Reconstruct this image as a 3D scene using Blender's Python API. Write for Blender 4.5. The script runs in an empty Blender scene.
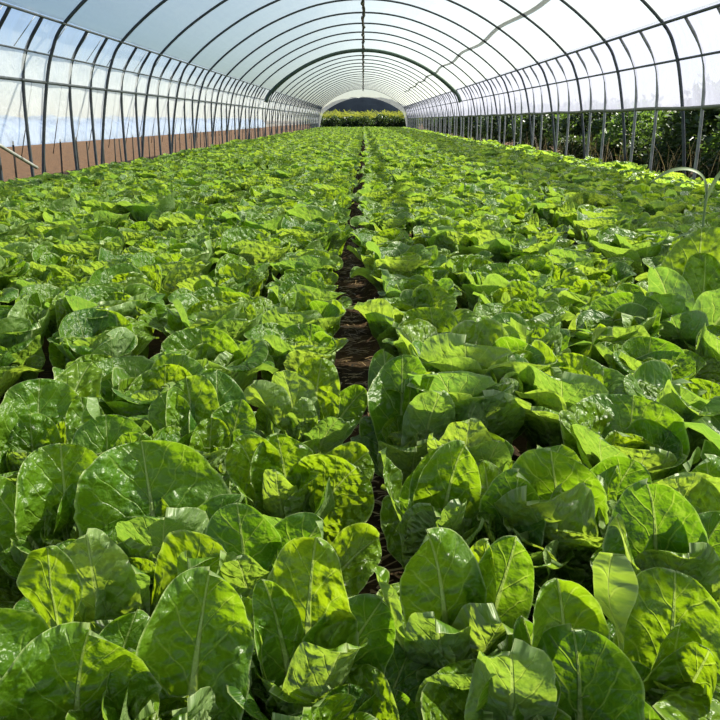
import bpy, math, random
import numpy as np
from mathutils import Vector, Matrix

SC = bpy.context.scene
COL = SC.collection
R = math.radians
PI = math.pi

# ------------------------------------------------------------------ camera
CAM_H = 1.10
FPX = 760.0
PITCH = math.atan(240 / FPX)
YAW = math.atan(3 / FPX)
cam_d = bpy.data.cameras.new('camera')
cam = bpy.data.objects.new('camera', cam_d)
COL.objects.link(cam)
cam_d.sensor_width = 36.0
cam_d.lens = 36.0 * FPX / 720.0
cam_d.clip_start = 0.02
cam_d.clip_end = 2000
cam.location = (0, 0, CAM_H)
cam.rotation_euler = (PI / 2 - PITCH, 0, YAW)
SC.camera = cam


def at(px, py, z):
    """world point at height z on the sight line of a pixel"""
    v = Vector(((px - 360) / FPX, (360 - py) / FPX, -1.0))
    v.rotate(cam.rotation_euler)
    k = (z - CAM_H) / v.z
    return Vector((v.x * k, v.y * k, z))


def to_px(p):
    v = Vector(p) - Vector((0, 0, CAM_H))
    m = cam.rotation_euler.to_matrix().transposed()
    v = m @ v
    if v.z > -0.02:
        return None
    return 360 + FPX * v.x / -v.z, 360 - FPX * v.y / -v.z, -v.z


# ------------------------------------------------------------------ node helpers
def new_mat(name):
    m = bpy.data.materials.new(name)
    m.use_nodes = True
    nt = m.node_tree
    nt.nodes.clear()
    out = nt.nodes.new('ShaderNodeOutputMaterial')
    return m, nt, out


class NT:
    def __init__(self, nt):
        self.nt = nt

    def n(self, typ, **kw):
        nd = self.nt.nodes.new(typ)
        for k, v in kw.items():
            setattr(nd, k, v)
        return nd

    def link(self, a, b):
        self.nt.links.new(a, b)

    def put(self, sock, v):
        if hasattr(v, 'is_output') or isinstance(v, bpy.types.NodeSocket):
            self.link(v, sock)
        else:
            sock.default_value = v

    def math(self, op, a, b=0.0, c=0.0, clamp=False):
        nd = self.n('ShaderNodeMath', operation=op)
        nd.use_clamp = clamp
        self.put(nd.inputs[0], a)
        self.put(nd.inputs[1], b)
        self.put(nd.inputs[2], c)
        return nd.outputs[0]

    def mixc(self, f, a, b, blend='MIX'):
        nd = self.n('ShaderNodeMix', data_type='RGBA', blend_type=blend)
        self.put(nd.inputs[0], f)
        self.put(nd.inputs[6], a)
        self.put(nd.inputs[7], b)
        return nd.outputs[2]

    def ramp(self, f, stops):
        nd = self.n('ShaderNodeValToRGB')
        cr = nd.color_ramp
        while len(cr.elements) < len(stops):
            cr.elements.new(0.5)
        for e, (p, c) in zip(cr.elements, stops):
            e.position = p
            e.color = c if len(c) == 4 else (*c, 1)
        self.put(nd.inputs[0], f)
        return nd.outputs[0]

    def noise(self, vec, scale, detail=3, rough=0.5, dist=0.0):
        nd = self.n('ShaderNodeTexNoise')
        if vec is not None:
            self.link(vec, nd.inputs['Vector'])
        nd.inputs['Scale'].default_value = scale
        nd.inputs['Detail'].default_value = detail
        nd.inputs['Roughness'].default_value = rough
        nd.inputs['Distortion'].default_value = dist
        return nd


def maprange(T, v, a, b, c=0.0, d=1.0, smooth=True):
    nd = T.n('ShaderNodeMapRange')
    nd.interpolation_type = 'SMOOTHSTEP' if smooth else 'LINEAR'
    T.put(nd.inputs[0], v)
    nd.inputs[1].default_value = a
    nd.inputs[2].default_value = b
    nd.inputs[3].default_value = c
    nd.inputs[4].default_value = d
    return nd.outputs[0]


# ------------------------------------------------------------------ materials
def leaf_material(name='cabbage_leaf', near=True):
    m, nt, out = new_mat(name)
    T = NT(nt)
    uv = T.n('ShaderNodeUVMap', uv_map='leaf').outputs[0]      # (x / L + .5, t)
    ed = T.n('ShaderNodeUVMap', uv_map='edge').outputs[0]      # (|u|, random)
    s = T.n('ShaderNodeSeparateXYZ')
    T.link(uv, s.inputs[0])
    e = T.n('ShaderNodeSeparateXYZ')
    T.link(ed, e.inputs[0])
    ax = T.math('ABSOLUTE', T.math('SUBTRACT', s.outputs[0], 0.5))
    t = s.outputs[1]
    edge, rnd = e.outputs[0], e.outputs[1]
    # shift the pattern from leaf to leaf
    comb = T.n('ShaderNodeCombineXYZ')
    T.link(s.outputs[0], comb.inputs[0])
    T.link(t, comb.inputs[1])
    T.link(T.math('MULTIPLY', rnd, 37.0), comb.inputs[2])
    vec = comb.outputs[0]
    nz = T.noise(vec, 5.0, 2)
    wob = T.math('SUBTRACT', nz.outputs[0], 0.5)
    # side veins
    q = T.math('SUBTRACT', t, T.math('MULTIPLY', T.math('POWER', ax, 0.85), 1.15))
    q = T.math('ADD', q, T.math('MULTIPLY', wob, 0.16))
    side = T.math('SIGN', T.math('SUBTRACT', s.outputs[0], 0.5))
    q = T.math('ADD', q, T.math('MULTIPLY', side, 0.03))
    q = T.math('MULTIPLY', q, 7.0)
    fr = T.math('ABSOLUTE', T.math('SUBTRACT', T.math('FRACT', q), 0.5))    # 0.5 at a vein
    vein = maprange(T, fr, 0.42, 0.5)
    vein = T.math('MULTIPLY', vein, maprange(T, edge, 0.97, 0.55))
    # midrib, wide and pale low down
    wmid = T.math('ADD', T.math('MULTIPLY', T.math('POWER', T.math('SUBTRACT', 1.02, t), 2.2), 0.085), 0.006)
    mid = T.math('SUBTRACT', 1.0, T.math('DIVIDE', ax, wmid))
    mid = maprange(T, mid, 0.0, 0.55)
    # blisters between the fine veins
    vo = T.n('ShaderNodeTexVoronoi', feature='SMOOTH_F1')
    vo.inputs['Smoothness'].default_value = 0.9
    wv = T.n('ShaderNodeVectorMath', operation='ADD')
    nz2 = T.noise(vec, 10.0, 2)
    sc = T.n('ShaderNodeVectorMath', operation='SCALE')
    T.link(nz2.outputs[1], sc.inputs[0])
    sc.inputs['Scale'].default_value = 0.09
    T.link(vec, wv.inputs[0])
    T.link(sc.outputs[0], wv.inputs[1])
    T.link(wv.outputs[0], vo.inputs['Vector'])
    vo.inputs['Scale'].default_value = 15.0
    cell = maprange(T, vo.outputs['Distance'], 0.75, 0.0)
    v2 = T.n('ShaderNodeTexVoronoi', feature='DISTANCE_TO_EDGE')
    T.link(wv.outputs[0], v2.inputs['Vector'])
    v2.inputs['Scale'].default_value = 11.0
    net = maprange(T, v2.outputs['Distance'], 0.06, 0.0)
    # colour
    base = T.ramp(rnd, [(0.0, (0.040, 0.125, 0.012)), (0.45, (0.085, 0.200, 0.010)), (1.0, (0.165, 0.290, 0.010))])
    mot = T.noise(vec, 3.0, 3)
    base = T.mixc(T.math('MULTIPLY', maprange(T, mot.outputs[0], 0.4, 0.7), 0.5), base, (0.150, 0.260, 0.012, 1))
    col = T.mixc(T.math('MULTIPLY', net, 0.34), base, (0.20, 0.36, 0.05, 1))
    col = T.mixc(T.math('MULTIPLY', vein, 0.60), col, (0.30, 0.46, 0.09, 1))
    col = T.mixc(T.math('MULTIPLY', mid, maprange(T, t, 0.95, 0.3, 0.45, 0.95)), col, (0.50, 0.62, 0.24, 1))
    n4 = T.noise(vec, 22.0, 3, 0.6, 0.8)
    blot = T.math('MULTIPLY', maprange(T, n4.outputs[0], 0.52, 0.36), maprange(T, rnd, 0.0, 1.0, 0.20, 0.55))
    blot = T.math('MULTIPLY', blot, T.math('SUBTRACT', 1.0, mid))
    col = T.mixc(blot, col, (0.045, 0.125, 0.006, 1))
    rim = maprange(T, edge, 0.94, 1.0)
    col = T.mixc(T.math('MULTIPLY', rim, 0.75), col, (0.52, 0.62, 0.26, 1))
    geo = T.n('ShaderNodeNewGeometry')
    under = T.mixc(0.48, col, (0.34, 0.44, 0.22, 1))
    col = T.mixc(geo.outputs['Backfacing'], col, under)
    tcol = T.mixc(0.68, col, T.ramp(rnd, [(0.0, (0.26, 0.50, 0.010)), (1.0, (0.50, 0.66, 0.008))]))
    tcol = T.mixc(T.math('MULTIPLY', T.math('MAXIMUM', vein, T.math('MULTIPLY', net, 0.5)), 0.5), tcol, (0.62, 0.76, 0.10, 1))
    tcol = T.mixc(T.math('MULTIPLY', mid, 0.7), tcol, (0.50, 0.62, 0.14, 1))
    tcol = T.mixc(T.math('MULTIPLY', blot, 0.65), tcol, (0.13, 0.30, 0.006, 1))
    # relief
    fine = T.noise(vec, 30.0, 2)
    h = T.math('MULTIPLY', cell, maprange(T, rnd, 0.0, 1.0, 0.5, 1.7))
    h = T.math('ADD', h, T.math('MULTIPLY', fine.outputs[0], 0.5))
    h = T.math('SUBTRACT', h, T.math('MULTIPLY', vein, 0.15))
    h = T.math('SUBTRACT', h, T.math('MULTIPLY', mid, 0.4))
    bp = T.n('ShaderNodeBump')
    bp.inputs['Strength'].default_value = 1.0
    bp.inputs['Distance'].default_value = 0.0115
    T.link(h, bp.inputs['Height'])
    pr = T.n('ShaderNodeBsdfPrincipled')
    T.link(col, pr.inputs['Base Color'])
    pr.inputs['Roughness'].default_value = 0.39
    pr.inputs['Specular IOR Level'].default_value = 0.58
    T.link(bp.outputs[0], pr.inputs['Normal'])
    tr = T.n('ShaderNodeBsdfTranslucent')
    T.link(tcol, tr.inputs[0])
    T.link(bp.outputs[0], tr.inputs[1])
    mx = T.n('ShaderNodeMixShader')
    thick = T.math('MULTIPLY', mid, maprange(T, t, 0.8, 0.2))
    T.link(maprange(T, thick, 0.0, 1.0, 0.50, 0.12), mx.inputs[0])
    T.link(pr.outputs[0], mx.inputs[1])
    T.link(tr.outputs[0], mx.inputs[2])
    T.link(mx.outputs[0], out.inputs[0])
    return m


def simple_mat(name, col, rough=0.6, metal=0.0, var=0.0, scale=20.0, bump=0.0, col2=None):
    m, nt, out = new_mat(name)
    T = NT(nt)
    pr = T.n('ShaderNodeBsdfPrincipled')
    tc = T.n('ShaderNodeTexCoord').outputs['Object']
    nz = T.noise(tc, scale, 4, 0.6)
    c2 = col2 or tuple(min(1, c * (1 + var)) for c in col)
    c1 = col if col2 else tuple(c * (1 - var) for c in col)
    T.link(T.mixc(maprange(T, nz.outputs[0], 0.3, 0.7), (*c1, 1), (*c2, 1)), pr.inputs['Base Color'])
    pr.inputs['Roughness'].default_value = rough
    pr.inputs['Metallic'].default_value = metal
    if bump:
        bp = T.n('ShaderNodeBump')
        bp.inputs['Strength'].default_value = 0.6
        bp.inputs['Distance'].default_value = bump
        T.link(nz.outputs[0], bp.inputs['Height'])
        T.link(bp.outputs[0], pr.inputs['Normal'])
    T.link(pr.outputs[0], out.inputs[0])
    return m


def film_material(name, clear, tint, streak_axis='Y', streak_scale=1.2, var=0.25, tcol=None, crumple=0.01, upper=None, back=0.38, lower=None):
    """polythene: part of the light goes straight through, part is scattered, a little is mirrored"""
    m, nt, out = new_mat(name)
    T = NT(nt)
    tc = T.n('ShaderNodeTexCoord').outputs['Object']
    mp = T.n('ShaderNodeMapping')
    T.link(tc, mp.inputs[0])
    if streak_axis == 'Y':
        mp.inputs['Scale'].default_value = (streak_scale, 0.05, streak_scale)
    else:
        mp.inputs['Scale'].default_value = (0.3, streak_scale, 0.15)
    nz = T.noise(mp.outputs[0], 4.0, 4, 0.6)
    nb = T.noise(tc, 1.3, 3)
    f = T.math('ADD', T.math('MULTIPLY', T.math('SUBTRACT', nz.outputs[0], 0.5), var), clear)
    f = T.math('ADD', f, T.math('MULTIPLY', T.math('SUBTRACT', nb.outputs[0], 0.5), var * 0.6), clamp=True)
    if upper:
        sz_ = T.n('ShaderNodeSeparateXYZ')
        T.link(tc, sz_.inputs[0])
        f = T.math('ADD', f, maprange(T, sz_.outputs[2], 1.95, 1.97, 0.0, upper), clamp=True)
        if lower:
            lz = T.math('ADD', sz_.outputs[2], T.math('MULTIPLY', T.math('SUBTRACT', nb.outputs[0], 0.5), 0.25))
            f = T.math('ADD', f, maprange(T, lz, 1.16, 1.10, 0.0, lower), clamp=True)
    tp = T.n('ShaderNodeBsdfTransparent')
    tp.inputs[0].default_value = (*(tcol or tint), 1)
    tl = T.n('ShaderNodeBsdfTranslucent')
    tl.inputs[0].default_value = (*tint, 1)
    df = T.n('ShaderNodeBsdfDiffuse')
    df.inputs[0].default_value = (*tint, 1)
    bp = T.n('ShaderNodeBump')
    bp.inputs['Strength'].default_value = 0.5
    bp.inputs['Distance'].default_value = crumple
    nw = T.noise(tc, 9.0, 4, 0.6, 0.6)
    T.link(nw.outputs[0], bp.inputs['Height'])
    gl = T.n('ShaderNodeBsdfGlossy')
    gl.inputs['Roughness'].default_value = 0.25
    T.link(bp.outputs[0], gl.inputs['Normal'])
    T.link(bp.outputs[0], tl.inputs['Normal'])
    T.link(bp.outputs[0], df.inputs['Normal'])
    sm = T.n('ShaderNodeMixShader')
    sm.inputs[0].default_value = back
    T.link(tl.outputs[0], sm.inputs[1])
    T.link(df.outputs[0], sm.inputs[2])
    m1 = T.n('ShaderNodeMixShader')
    T.link(f, m1.inputs[0])
    T.link(sm.outputs[0], m1.inputs[1])
    T.link(tp.outputs[0], m1.inputs[2])
    m2 = T.n('ShaderNodeMixShader')
    m2.inputs[0].default_value = 0.05
    T.link(m1.outputs[0], m2.inputs[1])
    T.link(gl.outputs[0], m2.inputs[2])
    T.link(m2.outputs[0], out.inputs[0])
    return m


def soil_material(name, a, b, c):
    m, nt, out = new_mat(name)
    T = NT(nt)
    tc = T.n('ShaderNodeTexCoord').outputs['Object']
    n1 = T.noise(tc, 6.0, 6, 0.65)
    n2 = T.noise(tc, 45.0, 5, 0.7)
    mp = T.n('ShaderNodeMapping')
    T.link(tc, mp.inputs[0])
    mp.inputs['Scale'].default_value = (9.0, 60.0, 20.0)
    n3 = T.noise(mp.outputs[0], 1.0, 3, 0.6, 1.5)
    col = T.mixc(maprange(T, n1.outputs[0], 0.35, 0.65), (*a, 1), (*b, 1))
    col = T.mixc(maprange(T, n2.outputs[0], 0.5, 0.75, 0, 0.7), col, (*c, 1))
    col = T.mixc(maprange(T, n3.outputs[0], 0.60, 0.72, 0, 0.5), col, (0.30, 0.20, 0.09, 1))
    bp = T.n('ShaderNodeBump')
    bp.inputs['Strength'].default_value = 1.0
    bp.inputs['Distance'].default_value = 0.02
    T.link(T.math('ADD', n2.outputs[0], n1.outputs[0]), bp.inputs['Height'])
    pr = T.n('ShaderNodeBsdfPrincipled')
    pr.inputs['Roughness'].default_value = 0.9
    pr.inputs['Specular IOR Level'].default_value = 0.2
    T.link(col, pr.inputs['Base Color'])
    T.link(bp.outputs[0], pr.inputs['Normal'])
    T.link(pr.outputs[0], out.inputs[0])
    return m


def foliage_material(name, c1, c2, trans=0.3, tcol=(0.2, 0.35, 0.03)):
    m, nt, out = new_mat(name)
    T = NT(nt)
    tc = T.n('ShaderNodeTexCoord').outputs['Object']
    nz = T.noise(tc, 5.0, 4, 0.7)
    col = T.mixc(maprange(T, nz.outputs[0], 0.35, 0.65), (*c1, 1), (*c2, 1))
    pr = T.n('ShaderNodeBsdfPrincipled')
    pr.inputs['Roughness'].default_value = 0.5
    T.link(col, pr.inputs['Base Color'])
    tr = T.n('ShaderNodeBsdfTranslucent')
    tr.inputs[0].default_value = (*tcol, 1)
    mx = T.n('ShaderNodeMixShader')
    mx.inputs[0].default_value = trans
    T.link(pr.outputs[0], mx.inputs[1])
    T.link(tr.outputs[0], mx.inputs[2])
    T.link(mx.outputs[0], out.inputs[0])
    return m


M_LEAF = leaf_material()
M_STEEL = simple_mat('galvanised_steel', (0.13, 0.145, 0.15), 0.5, 0.35, 0.3, 8.0)
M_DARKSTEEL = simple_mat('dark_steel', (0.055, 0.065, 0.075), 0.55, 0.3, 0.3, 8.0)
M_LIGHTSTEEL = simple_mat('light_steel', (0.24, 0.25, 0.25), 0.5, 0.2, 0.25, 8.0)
M_ARCH = simple_mat('green_grey_steel', (0.06, 0.095, 0.07), 0.6, 0.3, 0.25, 6.0)
M_HOSE = simple_mat('dark_hose', (0.040, 0.036, 0.026), 0.7, 0.0, 0.4, 10.0)
M_TWINE = simple_mat('brown_twine', (0.12, 0.09, 0.05), 0.9, 0.0, 0.4, 30.0)
M_STRAP = foliage_material('grey_strap', (0.35, 0.36, 0.37), (0.42, 0.43, 0.44), 0.6, (0.45, 0.46, 0.47))
M_PALEPIPE = simple_mat('pale_pipe', (0.42, 0.42, 0.40), 0.45, 0.3, 0.2, 10.0)
M_CANE = simple_mat('brown_cane', (0.055, 0.045, 0.035), 0.8, 0.0, 0.4, 10.0)
M_ROOF = film_material('roof_film', 0.64, (0.70, 0.73, 0.68), 'Y', 1.0, 0.16, tcol=(0.83, 0.85, 0.76), back=0.32)
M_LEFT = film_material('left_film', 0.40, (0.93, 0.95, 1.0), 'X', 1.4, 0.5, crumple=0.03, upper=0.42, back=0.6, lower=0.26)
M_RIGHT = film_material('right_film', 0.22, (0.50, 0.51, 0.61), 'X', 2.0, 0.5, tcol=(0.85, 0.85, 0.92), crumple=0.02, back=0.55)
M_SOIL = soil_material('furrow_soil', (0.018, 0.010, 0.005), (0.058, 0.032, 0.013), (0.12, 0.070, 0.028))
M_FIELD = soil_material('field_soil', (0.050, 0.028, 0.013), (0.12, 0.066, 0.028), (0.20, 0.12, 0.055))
M_COVER = simple_mat('row_cover_film', (0.13, 0.17, 0.23), 0.4, 0.0, 0.25, 2.5, 0.05)
M_HEDGE = foliage_material('hedge_foliage', (0.010, 0.028, 0.008), (0.045, 0.085, 0.018), 0.25, (0.10, 0.17, 0.02))
M_BUSH = foliage_material('bush_foliage', (0.020, 0.055, 0.012), (0.085, 0.15, 0.03), 0.35, (0.20, 0.34, 0.04))
M_YELLOW = foliage_material('yellow_foliage', (0.20, 0.20, 0.02), (0.42, 0.34, 0.04), 0.4, (0.5, 0.42, 0.05))
M_DRY = foliage_material('dry_grass', (0.17, 0.13, 0.06), (0.36, 0.29, 0.14), 0.3, (0.3, 0.24, 0.1))
M_STRAW = foliage_material('straw', (0.10, 0.06, 0.025), (0.30, 0.20, 0.09), 0.1, (0.2, 0.14, 0.06))
M_MEADOW = foliage_material('meadow_grass', (0.10, 0.15, 0.02), (0.28, 0.30, 0.05), 0.35, (0.35, 0.38, 0.05))
M_WOOD = simple_mat('bark', (0.05, 0.04, 0.03), 0.9, 0, 0.3, 12.0)
M_HILL = foliage_material('hill_trees', (0.003, 0.006, 0.010), (0.009, 0.014, 0.020), 0.0)
M_HILL.node_tree.nodes['Principled BSDF'].inputs['Specular IOR Level'].default_value = 0.03
M_HILL.node_tree.nodes['Principled BSDF'].inputs['Roughness'].default_value = 1.0
M_WEED = foliage_material('weed_leaf', (0.14, 0.22, 0.09), (0.26, 0.34, 0.18), 0.3, (0.3, 0.42, 0.08))


# ------------------------------------------------------------------ mesh helpers
def mesh_obj(name, verts, faces, mat, parent=None, smooth=True, link=True):
    me = bpy.data.meshes.new(name)
    me.from_pydata([tuple(v) for v in verts], [], faces)
    me.materials.append(mat)
    if smooth:
        me.polygons.foreach_set('use_smooth', [True] * len(me.polygons))
    me.update()
    o = bpy.data.objects.new(name, me)
    if link:
        COL.objects.link(o)
    if parent:
        o.parent = parent
    return o


def np_mesh(name, V, F, mat, uvs=None, smooth=True):
    """V (n,3), F (m,4) quads (a triangle repeats its last index nowhere: all quads)"""
    me = bpy.data.meshes.new(name)
    V = np.ascontiguousarray(V, dtype=np.float32)
    F = np.ascontiguousarray(F, dtype=np.int32)
    k = F.shape[1]
    me.vertices.add(len(V))
    me.vertices.foreach_set('co', V.ravel())
    me.loops.add(F.size)
    me.loops.foreach_set('vertex_index', F.ravel())
    me.polygons.add(len(F))
    me.polygons.foreach_set('loop_start', np.arange(0, F.size, k, dtype=np.int32))
    me.polygons.foreach_set('loop_total', np.full(len(F), k, dtype=np.int32))
    if smooth:
        me.polygons.foreach_set('use_smooth', np.ones(len(F), dtype=bool))
    me.materials.append(mat)
    for nm, uv in (uvs or {}).items():
        lay = me.uv_layers.new(name=nm)
        lay.data.foreach_set('uv', np.ascontiguousarray(uv[F.ravel()], dtype=np.float32).ravel())
    me.update(calc_edges=True)
    me.validate()
    return me


def link_obj(name, me, parent=None):
    o = bpy.data.objects.new(name, me)
    COL.objects.link(o)
    if parent:
        o.parent = parent
    return o


def tag(o, label=None, cat=None, group=None, kind=None):
    if label: o['label'] = label
    if cat: o['category'] = cat
    if group: o['group'] = group
    if kind: o['kind'] = kind
    return o


def empty(name, loc=(0, 0, 0), rz=0.0):
    o = bpy.data.objects.new(name, None)
    o.empty_display_size = 0.1
    COL.objects.link(o)
    o.location = loc
    o.rotation_euler = (0, 0, rz)
    return o


def tube(pts, r, seg=8, caps=True):
    P = [Vector(p) for p in pts]
    n = len(P)
    rs = r if isinstance(r, (list, tuple)) else [r] * n
    verts, faces = [], []
    up = None
    for i in range(n):
        d = (P[min(i + 1, n - 1)] - P[max(i - 1, 0)]).normalized()
        if up is None:
            up = Vector((0, 0, 1)) if abs(d.z) < 0.9 else Vector((1, 0, 0))
        a = d.cross(up).normalized()
        b = a.cross(d).normalized()
        up = b
        for k in range(seg):
            th = 2 * PI * k / seg
            verts.append(P[i] + (a * math.cos(th) + b * math.sin(th)) * rs[i])
    for i in range(n - 1):
        for k in range(seg):
            k2 = (k + 1) % seg
            faces.append((i * seg + k, i * seg + k2, (i + 1) * seg + k2, (i + 1) * seg + k))
    if caps:
        faces.append(tuple(range(seg))[::-1])
        faces.append(tuple((n - 1) * seg + k for k in range(seg)))
    return verts, faces


def catmull(pts, per=6):
    P = [Vector(p) for p in pts]
    Q = [P[0] * 2 - P[1]] + P + [P[-1] * 2 - P[-2]]
    out = []
    for i in range(1, len(Q) - 2):
        for k in range(per):
            t = k / per
            a, b, c, d = Q[i - 1], Q[i], Q[i + 1], Q[i + 2]
            out.append(0.5 * ((2 * b) + (c - a) * t + (2 * a - 5 * b + 4 * c - d) * t * t + (3 * b - a - 3 * c + d) * t ** 3))
    out.append(P[-1])
    return out


# ------------------------------------------------------------------ greenhouse frame
Y0, Y1 = -5.0, 82.0
STEP = 2.60
HALF = [(4.70, 0.0), (4.58, 0.9), (4.46, 1.55), (4.33, 2.0), (4.10, 2.38), (3.40, 2.96), (2.40, 3.54), (1.20, 3.97), (0.0, 4.11)]
profile = [(-x, z) for x, z in HALF] + [(x, z) for x, z in HALF[-2::-1]]
PROF = [(p.x, p.z) for p in catmull([(x, 0, z) for x, z in profile], 5)]

frame = empty('greenhouse_frame', (0, 0, 0))
tag(frame, 'grey steel pipe frame of the long tunnel greenhouse, hoops, side posts and rails', 'greenhouse frame')

hoop_v, hoop_f = tube([(x, 0, z) for x, z in PROF], 0.025, 8)
hoop0 = mesh_obj('hoop', hoop_v, hoop_f, M_DARKSTEEL, frame)
hoop0.location = (0, 11.35 - 6 * STEP, 0)
hoop_ys = []
k = -6
while 11.35 + k * STEP < Y1 + 0.5:
    y = 11.35 + k * STEP
    hoop_ys.append(y)
    if k != -6:
        if k == 9:
            v, f = tube([(x * 0.965, 0, z * 0.955) for x, z in PROF if z > 1.9], 0.075, 8)
            o = mesh_obj('reinforcing_arch', v, f, M_ARCH, frame)
            o['label'] = 'thicker greenish arch across the roof'
        else:
            o = hoop0.copy()
            COL.objects.link(o)
        o.location = (0, y, 0)
    k += 1
if Y1 - hoop_ys[-1] > 0.2:
    Y1 = hoop_ys[-1]

post_pts = [(4.50, 0, 0.0), (4.50, 0, 1.0), (4.47, 0, 1.62), (4.38, 0, 1.98), (4.12, 0, 2.37)]
pv, pf = tube(catmull(post_pts, 5), 0.024, 8)
pr_v, pr_f = pv, pf
pl_v = [Vector((-p.x, p.y, p.z)) for p in pv]
pl_f = [tuple(reversed(f)) for f in pf]
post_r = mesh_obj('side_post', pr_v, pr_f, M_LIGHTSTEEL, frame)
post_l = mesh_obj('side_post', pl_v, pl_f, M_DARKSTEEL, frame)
spots = []
for i, y in enumerate(hoop_ys[:-1]):
    if y < 3.0:
        continue
    for fr in (0.36, 0.72):
        spots.append(y + STEP * fr)
post_r.location = post_l.location = (0, spots[0], 0)
for y in spots[1:49]:
    for p in (post_r, post_l):
        o = p.copy()
        COL.objects.link(o)
        o.location = (0, y, 0)
# the far posts, each a few pixels at most
fv, ff = [], []
for y in spots[49:]:
    for vv, fc in ((pr_v, pr_f), (pl_v, pl_f)):
        b = len(fv)
        fv += [v + Vector((0, y, 0)) for v in vv]
        ff += [tuple(i + b for i in q) for q in fc]
if fv:
    o = mesh_obj('far_side_posts', fv, ff, M_STEEL, frame)
    o['kind'] = 'stuff'

yy = np.linspace(Y0, Y1, 60)
for nm, x, z, r in (('purlin', -4.10, 2.36, 0.017), ('purlin', 4.10, 2.36, 0.021),
                    ('side_rail', -4.36, 1.96, 0.012), ('side_rail', 4.39, 1.90, 0.017),
                    ('side_rail', -4.46, 1.60, 0.021), ('ridge_pipe', 0, 4.07, 0.026)):
    v, f = tube([(x, y, z) for y in yy], r, 8)
    mesh_obj(nm, v, f, M_DARKSTEEL, frame)
v, f = tube([(4.50, y, 1.26 + 0.008 * math.sin(y * 2.1)) for y in np.linspace(Y0, Y1, 200)], 0.028, 8)
o = mesh_obj('curtain_roll', v, f, simple_mat('curtain_roll_film', (0.10, 0.11, 0.07), 0.6), frame)
o['label'] = 'dark rolled hem along the bottom of the right curtain'
# pale bracing pipe low in the left corner
a, b = Vector((-4.36, 8.3, 1.18)), Vector((-4.30, 10.3, 0.50))
v, f = tube([a, b], 0.022, 8)
o = mesh_obj('brace_pipe', v, f, M_PALEPIPE, frame)
o['label'] = 'pale diagonal bracing pipe at the left edge'
# external strap lying along the right half of the roof
sx, sz = 3.22, 3.085
sv, sf = [], []
ys = np.linspace(Y0, 62.0, 90)
for i, y in enumerate(ys):
    for dx in (-0.035, 0.035):
        sv.append((sx + dx + 0.04 * math.sin(y * 0.9), y, sz - dx * 0.75 + 0.055 - 0.03 * math.sin(y * 0.9)))
    for dx in (0.035, -0.035):
        sv.append((sx + dx + 0.04 * math.sin(y * 0.9), y, sz - dx * 0.75 + 0.063 - 0.03 * math.sin(y * 0.9)))
for i in range(len(ys) - 1):
    for k in range(4):
        k2 = (k + 1) % 4
        sf.append((i * 4 + k, i * 4 + k2, i * 4 + 4 + k2, i * 4 + 4 + k))
strap = mesh_obj('roof_strap', sv, sf, M_STRAP, None, smooth=False)
tag(strap, 'long grey strap running lengthwise over the right half of the roof film', 'strap')

# slanting cords on the left film and short stakes at its foot
crng = np.random.default_rng(12)
for i in range(30):
    y = 9.2 + i * 0.95 + crng.uniform(-0.2, 0.2)
    v, f = tube([(-4.53, y, 1.60), (-4.63, y - crng.uniform(0.35, 0.6), 0.62)], 0.006, 6)
    mesh_obj('cord', v, f, M_CANE, frame)
for i in range(46):
    y = 8.6 + i * 0.62 + crng.uniform(-0.15, 0.15)
    v, f = tube([(-4.72, y, 0.0), (-4.70 + crng.uniform(-.02, .02), y + crng.uniform(-.05, .05), crng.uniform(0.74, 0.84))], 0.013, 6)
    mesh_obj('stake', v, f, M_CANE, frame)
for i in range(36):
    y = 8.9 + i * 0.88 + crng.uniform(-0.15, 0.15)
    v, f = tube([(-4.16, y, 2.40), (-4.40, y - 0.25, 1.99)], 0.006, 6)
    mesh_obj('cord', v, f, M_STEEL, frame)

# hose under the ridge with its ties
hose = empty('overhead_hose', (0, 0, 0))
tag(hose, 'dark irrigation hose hanging in loops under the ridge, tied at the hoops', 'hose')
hp = []
for i in range(len(hoop_ys) - 1):
    for k in range(10):
        t = k / 10
        y = hoop_ys[i] + STEP * t
        hp.append((0.03 * math.sin(y * 1.7) + 0.015 * math.sin(y * 4.3), y, 4.01 - 0.10 * math.sin(PI * t) - 0.02 * math.sin(y * 5)))
v, f = tube(hp, 0.033, 8)
mesh_obj('hose_line', v, f, M_HOSE, hose)
tie_v, tie_f = [], []
for j in range(3):
    b = len(tie_v)
    v, f = tube([(0.035 * math.cos(a) + 0.004 * j, 0.02 * j - 0.02, 0.085 * math.sin(a) - 0.04) for a in np.linspace(0.2, 2 * PI, 12)], 0.008, 6)
    tie_v += v
    tie_f += [tuple(i + b for i in q) for q in f]
v, f = tube([(0.02, 0, -0.1), (0.035, 0.03, -0.17), (0.02, 0.0, -0.24)], 0.008, 6)
b = len(tie_v)
tie_v += v
tie_f += [tuple(i + b for i in q) for q in f]
tie0 = mesh_obj('tie', tie_v, tie_f, M_TWINE, hose)
tie0.location = (0, hoop_ys[4], 4.07)
for y in hoop_ys[5:]:
    o = tie0.copy()
    COL.objects.link(o)
    o.location = (0, y, 4.07)
    o.rotation_euler = (0, 0, (y * 7.3) % 6.28)


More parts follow.
